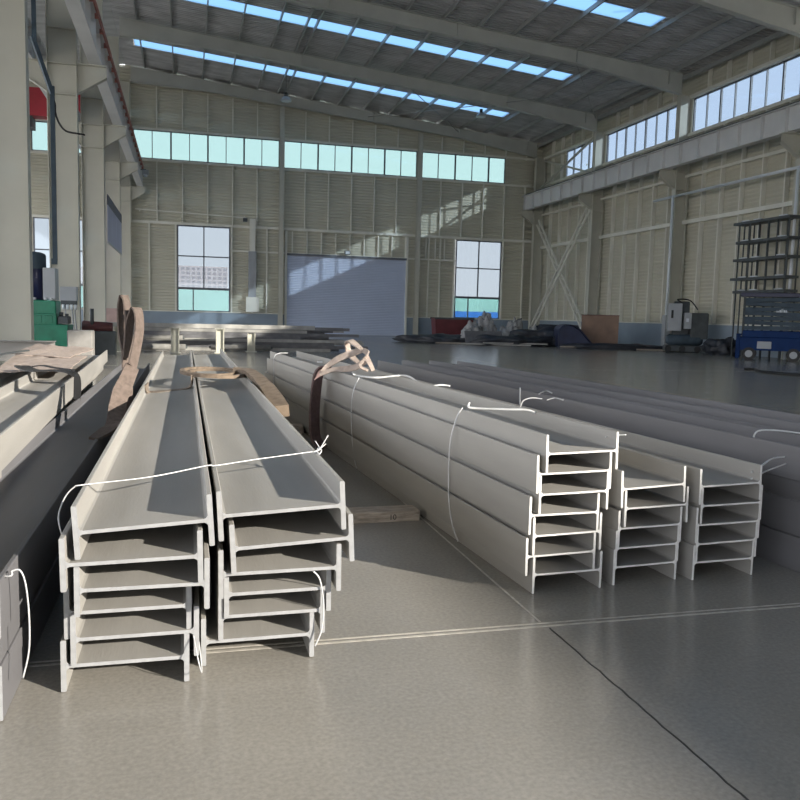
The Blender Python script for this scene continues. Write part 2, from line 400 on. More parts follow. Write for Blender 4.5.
# ------------------------------------------------------------------ roof
SKY = [(GRID[i+1]+4.05-.0, GRID[i+1]+5.4) for i in range(len(GRID)-1)]
def roof_strip(mb, y0, y1, x0, x1, corr=True):
    n = max(1, round((y1-y0)/.28)); pr = []
    for k in range(n):
        for t, d in ((0, 0), (.4, 0), (.5, .05), (.9, .05)): pr.append((y0+(y1-y0)*(k+t)/n, d))
    pr.append((y1, 0))
    v = []
    for y, d in pr: v += [(x0, y, rtop(x0)+.22+d), (x1, y, rtop(x1)+.22+d)]
    m = len(pr)
    v += [(x0, pr[-1][0], rtop(x0)+.32), (x1, pr[-1][0], rtop(x1)+.32), (x0, pr[0][0], rtop(x0)+.32), (x1, pr[0][0], rtop(x1)+.32)]
    f = [(2*k, 2*k+1, 2*k+3, 2*k+2) for k in range(m-1)]
    f += [(2*m+2, 2*m+3, 2*m+1, 2*m)]
    mb.add(v, f)
mb = MB(); ys = [Y0]+[q for s_ in reversed(SKY) for q in s_]+[YB+.15]
for a, b in zip(ys[::2], ys[1::2]): roof_strip(mb, a, b, -3.9, 26.9)
for a, b in SKY: roof_strip(mb, a, b, 21.35, 26.9); roof_strip(mb, a, b, -3.9, -3.0)
ce = struct(mb.build('ceiling', ROOFM))
mb = MB()
mb.hexa([(-17, Y0, rtop(-17)+.22), (-3.9, Y0, rtop(-4.1)+.22), (-3.9, YB, rtop(-4.1)+.22), (-17, YB, rtop(-17)+.22),
         (-17, Y0, rtop(-17)+.3), (-3.9, Y0, rtop(-4.1)+.3), (-3.9, YB, rtop(-4.1)+.3), (-17, YB, rtop(-17)+.3)]); mb.build('ceiling', ROOFM, None)['kind'] = 'structure'
for a, b in SKY:
    m = MB(); x0, x1 = -3.0, 21.35
    m.hexa([(x0,a,rtop(x0)+.24),(x1,a,rtop(x1)+.24),(x1,b,rtop(x1)+.24),(x0,b,rtop(x0)+.24),(x0,a,rtop(x0)+.25),(x1,a,rtop(x1)+.25),(x1,b,rtop(x1)+.25),(x0,b,rtop(x0)+.25)])
    m.build('skylight', FRP, ce)
px_list = [-2.6+1.86*k for k in range(16)]+[6.2]
for x in px_list:
    MB().box(x-.035, x+.035, Y0, YB, rtop(x)+.0, rtop(x)+.215).build('purlin', PURLM, ce)
MB().box(25.9, 26.1, Y0, YB, rtop(26)-.25, rtop(26)-.05).build('eave_strut', PURLM, ce)

def rafter(y, label):
    r = thing('roof_rafter', label, 'rafter', (0, y, 0), 0, None)
    P = [(-3.5, 1.0), (1.5, .68), (19.5, .68), (25.75, 1.08)]
    web, top, bot = MB(), MB(), MB()
    for (a, da), (b, db) in zip(P, P[1:]):
        ta, tb = rtop(a), rtop(b)
        web.hexa([(a,-.01,ta-da),(b,-.01,tb-db),(b,.01,tb-db),(a,.01,ta-da),(a,-.01,ta),(b,-.01,tb),(b,.01,tb),(a,.01,ta)])
        for m, z0, z1, w in ((top, (ta-.02, tb-.02), (ta, tb), .15), (bot, (ta-da-.02, tb-db-.02), (ta-da, tb-db), .15)):
            m.hexa([(a,-w,z0[0]),(b,-w,z0[1]),(b,w,z0[1]),(a,w,z0[0]),(a,-w,z1[0]),(b,-w,z1[1]),(b,w,z1[1]),(a,w,z1[0])])
    for x in (6.6, 13, 19.5, 24.9): web.box(x-.01, x+.01, -.12, .12, rtop(x)-.7, rtop(x)-.02)
    web.build('web', RAFTM, r); top.build('flange', RAFTM, r); bot.build('flange', RAFTM, r)
    return r
RL = ['grey roof rafter against the gable wall above the blue shutter', 'grey roof rafter one bay out from the gable wall',
      'grey roof rafter two bays out from the gable wall', 'grey roof rafter three bays out, only its low end in view at the top corner']
for i, g in enumerate(GRID[:5]): 
    rafter(g, RL[i] if i < 4 else 'grey roof rafter carried across the open front of the hall')['group'] = 'roof rafters'
for a, b, lb in (((12.6, 49.3), (19.4, 58.5), 'thin steel bracing rod under the roof near the gable wall, sloping away'), ((19.4, 49.3), (12.6, 58.5), 'thin steel bracing rod under the roof near the gable wall, crossing the other rod'),
             ((19.4, 40), (25.6, 49.2), 'thin steel bracing rod under the roof towards the eave two bays out'), ((25.6, 40), (19.4, 49.2), 'thin steel bracing rod from the eave crossing below the skylights two bays out')):
    q_ = -.3 if a[0] < b[0] else -.42
    tag(MB().cyl((a[0], a[1], rtop(a[0])+q_), (b[0], b[1], rtop(b[0])+q_), .025, 6).build('bracing_rod', PURLM), lb, 'bracing rod', 'roof bracing rods')

# ------------------------------------------------------------------ columns
def h_section(mb, x0, x1, y, bf, z0, z1, tf=.03, tw=.02):
    mb.box(x0, x0+tf, y-bf/2, y+bf/2, z0, z1); mb.box(x1-tf, x1, y-bf/2, y+bf/2, z0, z1); mb.box(x0+tf, x1-tf, y-tw/2, y+tw/2, z0, z1)
GZ0, GZ1 = 9.69, 10.78
ORD = ['first', 'second', 'third', 'fourth', 'fifth', 'sixth', 'seventh']
def crane_column(x0, x1, y, label, side, m):
    c = thing('steel_column', label, 'column', (0, y, 0), 0, 'crane hall columns')
    lim = min(rtop(x0), rtop(x1))-1.05
    b = MB(); h_section(b, x0, x1, 0, .38, .03, lim); b.build('shaft', m, c)
    MB().box(x0-.08, x1+.08, -.28, .28, 0, .03).build('base_plate', m, c)
    for s_ in side:
        xa, xb = (x0-.95, x0) if s_ < 0 else (x1, x1+.95)
        xo, xi = (xa, xb) if s_ < 0 else (xb, xa)
        k = MB()
        k.prism([(xi, GZ0-1.0), (xo, GZ0-.4), (xo, GZ0-.02), (xi, GZ0-.02)], 'y', -.012, .012)
        k.box(xa, xb, -.16, .16, GZ0-.03, GZ0)
        k.hexa([(xi,-.14,GZ0-1.0),(xo,-.14,GZ0-.40),(xo,.14,GZ0-.40),(xi,.14,GZ0-1.0),(xi,-.14,GZ0-.98),(xo,-.14,GZ0-.38),(xo,.14,GZ0-.38),(xi,.14,GZ0-.98)])
        k.build('bracket', m, c)
    pl = MB()
    for z in (GZ0-1.05, GZ0-.05, GZ0+1.1): pl.box(x0+.03, x1-.03, -.17, .17, z-.012, z+.012)
    pl.build('stiffener', m, c)
    return c
for i, g in enumerate(GRID[:7]):
    nm = {0: 'in the gable corner behind the cross bracing', 1: 'on the near side of the cross bracing', 2: 'behind the dark green compressor', 3: 'cut by the picture edge beside the tall shelf rack'}
    crane_column(25.62, 26.4, g if i else 58.45, 'grey steel column along the clerestory wall, '+nm[i] if i in nm else 'steel column along the clerestory wall beyond the open front', (-1,), GIRDER if False else CREAM)
    nl = {4: 'big pale steel column rising behind the pile with crumpled slings', 3: 'pale steel column carrying a grey switch box and hoses', 2: 'pale steel column between the switch box column and the blue banner',
          1: 'pale steel column behind the blue hanging banner', 0: 'pale steel column of the crane row closest to the gable wall'}
    crane_column(XC-.95, XC, g, nl.get(i, 'pale steel column of the crane row beyond the open front'), (1, -1), CREAM)
for x, lb in ((6.57, 'slim gable column between the long window and the blue shutter'), (16.66, 'slim gable column on the far side of the blue shutter door')):
    c = thing('gable_column', lb, 'column', (x, 58.95, 0))
    b = MB(); b.box(-.16, .16, -.2, -.175, 0, rtop(x)-.72); b.box(-.16, .16, .13, .155, 0, rtop(x)-.72); b.box(-.01, .01, -.175, .13, 0, rtop(x)-.72); b.build('shaft', CREAM, c)
    MB().box(-.22, .22, -.26, .16, 0, .025).build('base_plate', CREAM, c)

# crane girders
def girder(xc, label, hall_side, red=False, m=GIRDER):
    g = thing('crane_girder', label, 'crane girder', (xc, 0, GZ0))
    h = GZ1-GZ0; ya, yb = Y0, 58.9
    w = MB().box(-.01, .01, ya, yb, .025, h-.025)
    for i in range(len(GRID)-1):
        for k in range(6):
            y = GRID[i]-9.35*k/6; w.box(-.17, .17, y-.01, y+.01, .025, h-.025)
    w.build('web', m, g)
    MB().box(-.2, .2, ya, yb, 0, .025).build('flange', m, g); MB().box(-.23, .23, ya, yb, h-.025, h).build('flange', m, g)
    MB().box(-.04, .04, ya, yb, h, h+.13).build('rail', DGREY if not red else RUST, g)
    return g
girder(24.98, 'long grey crane girder with stiffener ribs below the clerestory wall windows', -1)
gl = girder(-2.95, 'grey crane girder with red conductor rail above the pale crane columns', 1, True)
cr = MB().box(.26, .31, Y0, 57.5, .95, 1.02); cr.box(.26, .31, Y0, 57.5, 1.10, 1.16)
for k in range(60): cr.box(.18, .31, -30+1.5*k, -29.96+1.5*k, .9, 1.16)
cr.build('conductor_rail', RUST, gl)
girder(-5.12, 'crane girder on the far side of the pale crane columns, over the neighbouring aisle', -1)
tie = MB()
# red overhead crane in the neighbouring aisle
c = thing('overhead_crane', 'red overhead travelling crane glimpsed between the pale columns in the next aisle', 'crane', (-10.2, 47, GZ1+.13))
MB().box(-5.0, 5.0, -.45, .45, .35, 1.75).build('bridge_beam', RED, c)
MB().box(4.7, 5.3, -1.6, 1.6, 0, .55).build('end_carriage', RED, c)
h = MB().box(1.6, 2.6, -.5, .5, -.25, .3).build('hoist', DGREY, c)

# cross bracing in the corner bay
def brace(a, b, label):
    t = thing('cross_brace', label, 'brace', a); a, b = Vector(a), Vector(b); d = b-a; L_ = d.length; n = Vector((1,0,0)).cross(d).normalized()*.22
    for s_ in (-1, 1): MB().bar(n*s_, d+n*s_, .11, .10, (1,0,0)).build('chord', STUDM, t)
    m = MB(); k = 14
    for i in range(k): m.bar(d*(i/k)+n*(1 if i % 2 else -1), d*((i+1)/k)+n*(-1 if i % 2 else 1), .04, .04, (1,0,0))
    m.build('lacing', STUDM, t)
brace((25.55, 58.05, .6), (25.55, 49.5, 8.8), 'lattice brace in the corner bay, rising towards the open side')
brace((25.8, 58.05, 8.8), (25.8, 49.5, .6), 'lattice brace in the corner bay, rising towards the gable corner')
tag(MB().bar((25.9, 58.1, 11.3), (25.9, 49.6, 13.5), .12, .12).build('knee_brace', CREAM), 'steel tube brace crossing in front of the last clerestory window, rising towards the open side', 'brace')
tag(MB().bar((26.15, 58.1, 13.4), (26.15, 49.45, 11.0), .12, .12).build('knee_brace', CREAM), 'sunlit steel tube brace crossing the last clerestory window, falling towards the girder', 'brace')

# ------------------------------------------------------------------ H-beams
MESH = {}
def beam_meshes(h, b, tw, tf, L, m, cut=None):
    cut = cut or CUT; key = (h, b, tw, tf, L, m.name, cut.name)
    if key in MESH: return MESH[key]
    out = []
    def ext(poly):
        n = len(poly); mb = MB()
        v = [(x, 0, z) for x, z in poly]+[(x, L, z) for x, z in poly]
        mb.add(v, [(k, (k+1) % n, n+(k+1) % n, n+k) for k in range(n)], 0); mb.add(v, [tuple(range(n-1, -1, -1)), tuple(range(n, 2*n))], 1)
        return mb
    c = .003
    f = ext([(-tf/2+c, 0), (tf/2-c, 0), (tf/2, c), (tf/2, b-c), (tf/2-c, b), (-tf/2+c, b), (-tf/2, b-c), (-tf/2, c)])
    r = .014; x = h/2-tf+.001; z0, z1 = b/2-tw/2, b/2+tw/2
    w = ext([(-x, z0-r), (-x+r*.35, z0-r*.35), (-x+r, z0), (x-r, z0), (x-r*.35, z0-r*.35), (x, z0-r), (x, z1+r), (x-r*.35, z1+r*.35), (x-r, z1), (-x+r, z1), (-x+r*.35, z1+r*.35), (-x, z1+r)])
    MESH[key] = (w.mesh('web', [m, cut]), f.mesh('flange', [m, cut])); return MESH[key]
def h_beam(label, group, x0, h, zw0, zw1, y, L, b=.2, tw=.014, tf=.02, rz=0, m=STEEL, cut=None):
    """x0: outer face of one flange at the near end; zw0, zw1: web height at either flange"""
    o = thing('steel_beam', label, 'beam', (0,0,0), 0, group)
    o.rotation_mode = 'ZYX'
    roll = math.atan2(zw1-zw0, h)
    Mx = Matrix.Translation((x0, y, zw0)) @ Matrix.Rotation(rz, 4, 'Z') @ Matrix.Rotation(-roll, 4, 'Y') @ Matrix.Translation((h/2, 0, -b/2))
    o.matrix_world = Mx
    w, f = beam_meshes(h, b, tw, tf, L, m, cut)
    link('web', w, o)
    for s_ in (-1, 1): link('flange', f, o).location = (s_*(h/2-tf/2), 0, 0)
    return o
def ordn(i, n):
    if i == n-1: return 'topmost'
    if i == 0: return 'bottom one'
    t = n-1-i
    return {1: 'second from the top', 2: 'third from the top', 3: 'fourth from the top', 4: 'fifth from the top', 5: 'sixth from the top'}[t]
def stack(rows, where, group, L, **kw):
    n = len(rows)
    for i, r in enumerate(rows):
        h_beam('grey steel H-beam, %s of %s' % (ordn(i, n), where), group, *r, L, **kw)
# x0, h, web z at both flanges, near end y
stack([(-.457, .470, .104, .104, 3.17), (-.420, .470, .209, .210, 3.16), (-.443, .465, .309, .311, 3.17),
       (-.397, .485, .418, .418, 3.10), (-.442, .505, .522, .532, 3.08), (-.398, .500, .634, .665, 3.10)],
      'the stack with the upright brown sling loops', 'beams stacked under the upright sling loops', 12)
stack([(.060, .465, .104, .106, 3.30), (.128, .440, .210, .212, 3.29), (.150, .440, .306, .310, 3.28),
       (.126, .498, .404, .408, 3.24), (.171, .500, .512, .538, 3.22), (.120, .510, .652, .680, 3.20)],
      'the stack with the flattened tan sling on it', 'beams stacked under the flattened tan sling', 12)
R3 = .059
stack([(1.780, .420, .1025, .103, 3.88), (1.736, .420, .203, .208, 3.88), (1.772, .415, .313, .318, 3.88), (1.746, .420, .425, .425, 3.88),
       (1.797, .420, .535, .540, 3.88), (1.779, .450, .645, .652, 3.88), (1.828, .435, .752, .760, 3.88)],
      'the seven-high stack with the pale looped sling', 'beams of the seven-high stack', 9.1, cut=CUT_PALE, b=.205, tw=.010, tf=.013, rz=R3)
stack([(2.283, .415, .100, .104, 3.93), (2.290, .415, .207, .211, 3.93), (2.300, .415, .318, .322, 3.93), (2.328, .415, .432, .438, 3.92), (2.290, .415, .545, .560, 3.90)],
      'the five-high stack against the seven-high one', 'beams of the middle five-high stack', 9.1, cut=CUT_PALE, b=.205, tw=.010, tf=.013, rz=R3)
stack([(2.785, .422, .100, .100, 3.93), (2.800, .422, .206, .210, 3.93), (2.790, .445, .317, .320, 3.93), (2.815, .425, .428, .430, 3.93), (2.792, .427, .541, .550, 3.92)],
      'the five-high stack at the end of the row', 'beams of the outer five-high stack', 9.1, cut=CUT_PALE, b=.205, tw=.010, tf=.013, rz=R3)
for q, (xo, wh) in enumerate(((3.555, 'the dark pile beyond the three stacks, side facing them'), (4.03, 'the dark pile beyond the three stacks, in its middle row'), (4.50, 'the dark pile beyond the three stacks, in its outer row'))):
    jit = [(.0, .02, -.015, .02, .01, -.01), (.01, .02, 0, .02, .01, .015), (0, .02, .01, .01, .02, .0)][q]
    stack([(xo+jit[i], .42, .102+.108*i, .103+.108*i, 3.25+.04*((i*7+q*3) % 5)) for i in range(6)], wh, 'beams of the dark pile', 9.5, b=.205, tw=.010, tf=.013, rz=R3, m=STEEL_DK_SHADE)
# pile at the picture's edge: a lower column, and two beams shifted over it
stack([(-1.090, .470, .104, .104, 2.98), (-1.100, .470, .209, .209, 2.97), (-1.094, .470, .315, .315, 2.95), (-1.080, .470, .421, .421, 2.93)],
      'the shaded four-high column beside the sling-loop stack', 'beams of the shaded column', 12, m=STEEL_DK_SHADE)  # shade from the neighbouring stack is put into the darker steel colour
stack([(-1.455, .47, .505, .505, 2.9), (-1.405, .49, .648, .648, 2.88)],
      'the pair lying shifted on the shaded column', 'beams lying shifted on the shaded column', 12, rz=.0325)
stack([(-1.62, .47, .104+.106*i, .104+.106*i, 2.96) for i in range(4)]+[(-1.93, .49, .55, .55, 2.9)],
      'the outer column under the crumpled slings', 'beams of the outer column', 12, rz=.034)

# ------------------------------------------------------------------ tie wires
def wire(pts, label, r=.0035, name='tie_wire', m=WIRE, sub=6, grp='tie wires'):
    return tag(MB().tube(smooth_path(pts, sub), r, 6).build(name, m), label, 'wire', grp)
w = wire([(-.452, 3.22, .60), (-.467, 3.25, .66), (-.455, 3.32, .715), (-.43, 3.40, .742), (-.395, 3.45, .742), (-.14, 3.53, .752), (.09, 3.65, .772), (.13, 3.67, .768), (.33, 3.76, .778), (.615, 3.88, .789)],
     'silver tie wire stretched over the two front stacks, knotted at one end', .0028)
k = MB()
for q in ((.665, 3.91, .82), (.672, 3.89, .865), (.612, 3.91, .835)): k.tube(smooth_path([(.60, 3.87, .787), (.63, 3.88, .80), q]), .003, 5)
k.tube(smooth_path([(.615, 3.87, .782), (.625, 3.89, .803), (.637, 3.87, .793), (.622, 3.85, .78), (.615, 3.88, .793)]), .004, 5)
k.build('knot', WIRE, w)
wire([at(x, y, Y=3.27) for x, y in ((313, 571), (320, 580), (323.5, 605), (321.5, 630), (315, 646))], 'silver wire loop hanging at the side of the flattened-sling stack', .0035)
wire([(.02, 3.2, .23), (.045, 3.1, .12), (.06, 3.12, .06), (.05, 3.2, .15)], 'short silver wire end between the two front stacks', .0025)
wire([(-.95, 3.2, .53)]+[at(x, y, Y=3.02) for x, y in ((2, 576), (12, 571), (20, 570.5), (25.5, 584), (29, 615), (29, 650), (23, 678))], 'silver wire loop bent around the edge of the shaded beam column', .0032)
def face3(y): return 1.745-.059*(y-3.88)
wire([(face3(5.0)+.07, 5.0, .87), (face3(5.0)+.03, 5.0, .80), (face3(5.0)-.01, 5.0, .62), (face3(5.0)-.015, 4.98, .3), (face3(4.95)-.008, 4.92, .12), (face3(4.9)+.01, 4.85, .02)], 'silver wire down the side of the seven-high stack, close to its sawn ends', .005)
wire([(1.80, 5.02, .90), (1.79, 5.0, .872), (1.85, 4.98, .866), (2.0, 4.9, .868), (2.14, 4.86, .868), (2.19, 4.84, .85)], 'thick white wire across the top of the seven-high stack, close to its sawn ends', .008)
wire([(face3(7.5)+.05, 7.5, .87), (face3(7.5)-.01, 7.5, .7), (face3(7.5)-.015, 7.5, .4), (face3(7.4)+.0, 7.42, .1), (face3(7.4)+.02, 7.4, .02)], 'silver wire down the middle of the seven-high stack', .005)
wire([(1.56, 7.7, .89), (1.60, 7.7, .872), (1.75, 7.5, .868), (2.03, 7.75, .870), (2.10, 7.6, .872), (2.11, 7.3, .83)], 'thick white wire bent over the top of the seven-high stack beside the pale sling', .010)
wire([(face3(12)+.2, 12.1, .868), (face3(12)+.06, 12.0, .868), (face3(12)-.01, 12.0, .8), (face3(12)-.01, 12.05, .5), (face3(12)+.0, 12.1, .2)], 'silver wire around the far end of the seven-high stack', .006)
wire([(2.235, 4.0, .82), (2.3, 4.02, .825), (2.36, 4.0, .83)], 'short white wire end sticking out of the topmost beam of the seven-high stack', .004)
wire([(3.19, 4.0, .60), (3.3, 4.05, .63), (3.42, 4.1, .66), (3.56, 4.1, .67)], 'upper of two white wires stretched from the outer stack to the dark pile', .006)
wire([(3.19, 4.0, .56), (3.35, 4.05, .60), (3.56, 4.1, .64)], 'lower of two white wires stretched from the outer stack to the dark pile', .005)
wire([(3.62, 4.55, .70), (3.66, 4.55, .76), (3.80, 4.5, .765), (3.95, 4.4, .75)], 'white wire arched over the near end of the dark pile', .006)
for n_, p in enumerate((((519, 412), (523, 401), (532, 398), (542, 399)), ((539, 394), (546, 391), (552, 393)), ((547, 400), (555, 398), (563, 400)))):
    wire([at(x, y, z=.755+.01*(q in (1, 2))) for q, (x, y) in enumerate(p)], ['white wire hoop halfway along the dark pile, its tallest', 'white wire hoop halfway along the dark pile, the upper of three', 'flat white wire hoop halfway along the dark pile'][n_], .006)
wire([at(430, 387, z=.77), at(440, 385, z=.78), at(450, 386, z=.77)], 'short white wire lying on the stacks in front of the dark pile', .010)
wire([at(520, 388, z=.80), at(520, 395, z=.75), at(520, 404, z=.70)], 'short upright white wire end by the dark pile hoops', .006)

# ------------------------------------------------------------------ lifting slings
t = thing('lifting_sling', 'brown webbing sling with two loops standing up on the front stack', 'sling', (-.5, 7.3, .7))
def rel(pts, o): return [Vector(p)-Vector(o.location) for p in pts]
e1 = MB().ribbon(rel([(-.505,7.42,1.08), (-.535,7.46,1.22), (-.545,7.48,1.38), (-.54,7.47,1.50), (-.515,7.44,1.565), (-.488,7.41,1.50), (-.478,7.38,1.36), (-.478,7.36,1.2), (-.488,7.34,1.05)], t), (.42,.9,0), .10, .014)
e1.build('eye_loop', SLING_BR, t)
e2 = MB().ribbon(rel([(-.485,7.32,1.04), (-.475,7.34,1.18), (-.465,7.36,1.32), (-.44,7.36,1.42), (-.41,7.33,1.46), (-.385,7.29,1.41), (-.378,7.26,1.30), (-.395,7.2,1.16), (-.43,7.12,.98)], t), (.5,.86,0), .115, .014)
e2.build('eye_loop', SLING_BR, t)
MB().ribbon(rel([(-.43,7.12,.98), (-.475,7.02,.86), (-.515,6.92,.76), (-.53,6.85,.66), (-.54,6.7,.56), (-.57,6.45,.545), (-.64,6.15,.52)], t), [(.75,.6,.1)]*3+[(.8,.6,.2)]*2+[(.75,.5,0)]*2, [.12,.13,.14,.14,.13,.11,.07], .018).build('belt', SLING_BR, t)
MB().ribbon(rel([(-.50,7.42,1.08), (-.495,7.4,.95), (-.478,7.36,.8), (-.485,7.3,.6), (-.50,7.2,.45), (-.52,6.9,.30)], t), (.5,.86,0), .11, .016).build('belt', SLING_BR, t)
t = thing('lifting_sling', 'tan webbing strap laid flat across the web of the front stack', 'sling', (-.15, 8.6, .65))
MB().ribbon(rel([(-.366,8.28,.735), (-.355,8.29,.67), (-.31,8.33,.648), (-.1,8.45,.657), (.0,8.52,.668), (.055,8.55,.70), (.068,8.57,.79)], t), (.12,1,0), .16, .012).build('belt', SLING_TAN, t)
t = thing('lifting_sling', 'tan sling flattened in an oval over two stacks, thick cut end hanging down', 'sling', (.3, 8.8, .75))
ov = [(.30+.34*math.cos(a)*1.0, 9.0+.62*math.sin(a), .80-.012*math.cos(a)) for a in [math.pi*2*k/14+.25 for k in range(14)]]
MB().ribbon(rel(ov+[ov[0]], t), (0,.0,1), .035, .045, sub=3).build('eye_loop', SLING_OLD, t)
ov2 = [(.27+.24*math.cos(a)*1.0, 9.0+.38*math.sin(a), .80) for a in [math.pi*2*k/14+.25 for k in range(14)]]
MB().ribbon(rel(ov2+[ov2[0]], t), (0,.0,1), .025, .035, sub=3).build('eye_loop', SLING_OLD, t)
MB().ribbon(rel([(.50,9.0,.815), (.60,8.95,.82), (.655,8.6,.825), (.69,8.1,.80), (.725,7.6,.75), (.75,7.1,.69), (.765,6.75,.64)], t), (.9,.3,.15), [.12,.11,.10,.11,.13,.14,.14], [.045,.05,.055,.07,.09,.10,.10]).build('belt', SLING_OLD, t)

t = thing('lifting_sling', 'pale sling looped on top of the seven-high stack with a purplish belt down its side', 'sling', (1.5, 8.6, .85))
MB().ribbon(rel([(1.52,8.7,.868), (1.44,8.7,.87), (1.385,8.7,.80), (1.36,8.7,.6), (1.345,8.68,.35), (1.36,8.65,.12), (1.44,8.6,.012)], t), (.7,.7,0), .165, .02).build('belt', SLING_PUR, t)
def y84(pts, t, ys): return rel([at(x, y, Y=Y) for (x, y), Y in zip(pts, ys)], t)
A = lambda pts, ys, w, s_=(.2,.3,1), tt=.014: MB().ribbon(y84(pts, t, ys), s_, w, tt).build('eye_loop', SLING_PINK, t)
A(((320,374),(328,366),(338,359),(350,354),(362,350)), (8.5,8.5,8.45,8.4,8.35), [.03,.06,.07,.07,.06])
A(((320,375),(332,370),(345,369),(356,367),(365,361),(368,354),(363,350)), (8.45,8.4,8.3,8.2,8.15,8.2,8.3), [.03,.05,.06,.07,.07,.06,.05])
A(((363,351),(356,345),(350,341),(347.5,344),(349,352),(354,359),(359,363)), (8.3,8.5,8.7,8.8,8.8,8.6,8.4), [.06,.09,.10,.10,.10,.08,.06], (.6,.8,.1))
A(((366,357),(370,364),(373,371)), (8.2,8.1,8.05), [.06,.05,.04], (.7,.3,.3))
A(((366,358),(360,366),(368,371)), (8.2,8.1,8.05), [.03,.03,.03], (.7,.3,.3))
MB().box(-.03,.03,-.02,.02,-.008,.012).build('buckle', ZINC, t).location = at(320, 362, Y=8.75)-Vector(t.location)

t = thing('lifting_sling', 'crumpled pinkish sling sheets heaped on the beams by the big pale column', 'sling', (-1.6, 11.5, .75))
def patch(pts, zs, name, m, nx=8, th=.012):     # crumpled sheet between four floor corners, at the given heights
    P = [Vector((*p, z)) for p, z in zip(pts, zs)]; mb = MB(); v = []
    for b_ in (0, 1):
        for i in range(nx+1):
            for j_ in range(nx+1):
                u, w_ = i/nx, j_/nx
                p = P[0]*(1-u)*(1-w_)+P[1]*u*(1-w_)+P[2]*u*w_+P[3]*(1-u)*w_
                rnd = random.Random(i*31+j_*7+len(name)*3+int(pts[0][1]*10))
                v.append(p+Vector((rnd.uniform(-.01,.01), rnd.uniform(-.03,.03), rnd.uniform(0,.02)+th*b_))-Vector(t.location))
    n1 = (nx+1)**2; f = []
    for i in range(nx):
        for j_ in range(nx):
            a = i*(nx+1)+j_; f += [(a,a+nx+1,a+nx+2,a+1), (n1+a,n1+a+1,n1+a+nx+2,n1+a+nx+1)]
    for i in range(nx):
        for q in ((i, i+1), ((nx+1)*nx+i+1, (nx+1)*nx+i), ((i+1)*(nx+1), i*(nx+1)), (i*(nx+1)+nx, (i+1)*(nx+1)+nx)): f.append((q[0], q[1], n1+q[1], n1+q[0]))
    mb.add(v, f, 0, False); return mb.build(name, m, t)
patch([(-2.05,9.8), (-1.25,9.6), (-1.35,12.2), (-2.25,12.4)], (.70,.76,.76,.80), 'sheet', SLING_PINK)
patch([(-2.3,12.0), (-1.5,11.6), (-1.45,14.2), (-2.3,14.2)], (.80,.78,.78,.84), 'sheet', SLING_PINK)
MB().ribbon(rel([(-2.55,9.0,.66), (-2.45,9.8,.78), (-2.3,10.8,.84), (-2.1,12.0,.86)], t), (1,.1,.1), .1, .02).build('belt', DGREY, t)
MB().ribbon(rel([(-1.75,9.75,.80), (-1.55,9.2,.79), (-1.30,9.1,.80), (-1.16,9.0,.79), (-1.10,9.0,.745), (-1.085,8.95,.62), (-1.09,8.9,.5)], t), (.3,1,0), .16, .014).build('belt', BLACK, t)
MB().ribbon(rel([(-1.62,9.7,.80), (-1.5,9.55,.82), (-1.35,9.35,.81), (-1.15,9.2,.80)], t), (.3,1,0), .05, .012).build('belt', BLACK, t)

# ------------------------------------------------------------------ timber spacers and floor clutter near the stacks
t = thing('timber_spacer', 'pale weathered timber baulk on the floor between the front stacks and the seven-high stack', 'timber', (1.12, 5.56, 0), .03)
MB().rbox(-.9, .50, -.09, .09, 0, .075, .006).build('baulk', TIMBER_GR, t)
cu = bpy.data.curves.new('numeral', 'FONT'); cu.body = '10'; cu.size = .055; cu.extrude = .001
tmp = bpy.data.objects.new('numeral', cu); COL.objects.link(tmp)
dg = bpy.context.evaluated_depsgraph_get(); me = bpy.data.meshes.new_from_object(tmp.evaluated_get(dg)); bpy.data.objects.remove(tmp)
me.materials.append(BLACK) if not me.materials else None
o = link('numeral', me, t); o.location = (.27, -.092, .015); o.rotation_euler = (math.pi/2, 0, 0)
t = thing('timber_spacer', 'timber block on the floor behind the thick cut end of the tan sling', 'timber', (1.12, 9.95, 0), -.05)
MB().rbox(-.4, .28, -.12, .12, 0, .09, .006).build('baulk', TIMBER_GR, t)

# ------------------------------------------------------------------ trestles, bar heap and blocks beyond the front stacks
for i, (x, y) in enumerate(((-2.25, 29.6), (-.35, 29.2), (1.18, 29.6), (2.35, 30.6))):
    t = thing('trestle_post', ['short pale steel post beside the sling loops at the bar heap', 'short pale double post under the long channel, beneath the tall window', 'short pale post under the long channel beneath the grey duct', 'slim pale post at the open end of the bar heap'][i], 'post', (x, y, 0))
    p = MB(); h_section(p, -.14, .14, 0, .2, .02, .84 if i < 3 else .7, .03, .02); p.build('shaft', CREAM, t)
    MB().box(-.2, .2, -.16, .16, 0, .02).build('base_plate', CREAM, t)
    if i < 3: MB().box(-.18, .18, -.14, .14, .84, .86).build('cap_plate', CREAM, t)
t = thing('steel_channel', 'long pale steel channel resting on short posts in front of the gable wall', 'channel', (1.1, 30.1, .86))
MB().box(-4.0, 3.6, -.12, .12, 0, .012).box(-4.0, 3.6, -.12, -.108, .012, .15).box(-4.0, 3.6, .108, .12, .012, .1).build('channel', STEEL, t)
t.rotation_euler = (0, 0, .12)
random.seed(11)
hl = ['long thin dark steel bar, highest in the heap before the blue shutter']
n_ = 0
for lay in range(8):
    for q in range(4):
        L_ = random.uniform(6.2, 8.2); x = -2.0+random.uniform(-.3, .9)-lay*.04; y = 31.6+q*.85+random.uniform(-.06,.06); a = random.uniform(-.012,.012)
        z = lay*.117
        t = tag(MB().box(0, L_, -.12, .12, 0, .03).box(0, L_, -.12, -.09, .03, .11).box(0, L_, .09, .12, .03, .11).build('steel_bar', STEEL_DK_SHADE if (lay+q) % 3 else STEEL),
                'long steel bar in the low heap in front of the gable wall and blue shutter', 'bar', 'steel bars in the heap by the shutter')
        t.location = (x, y, z); t.rotation_euler = (0, 0, a)
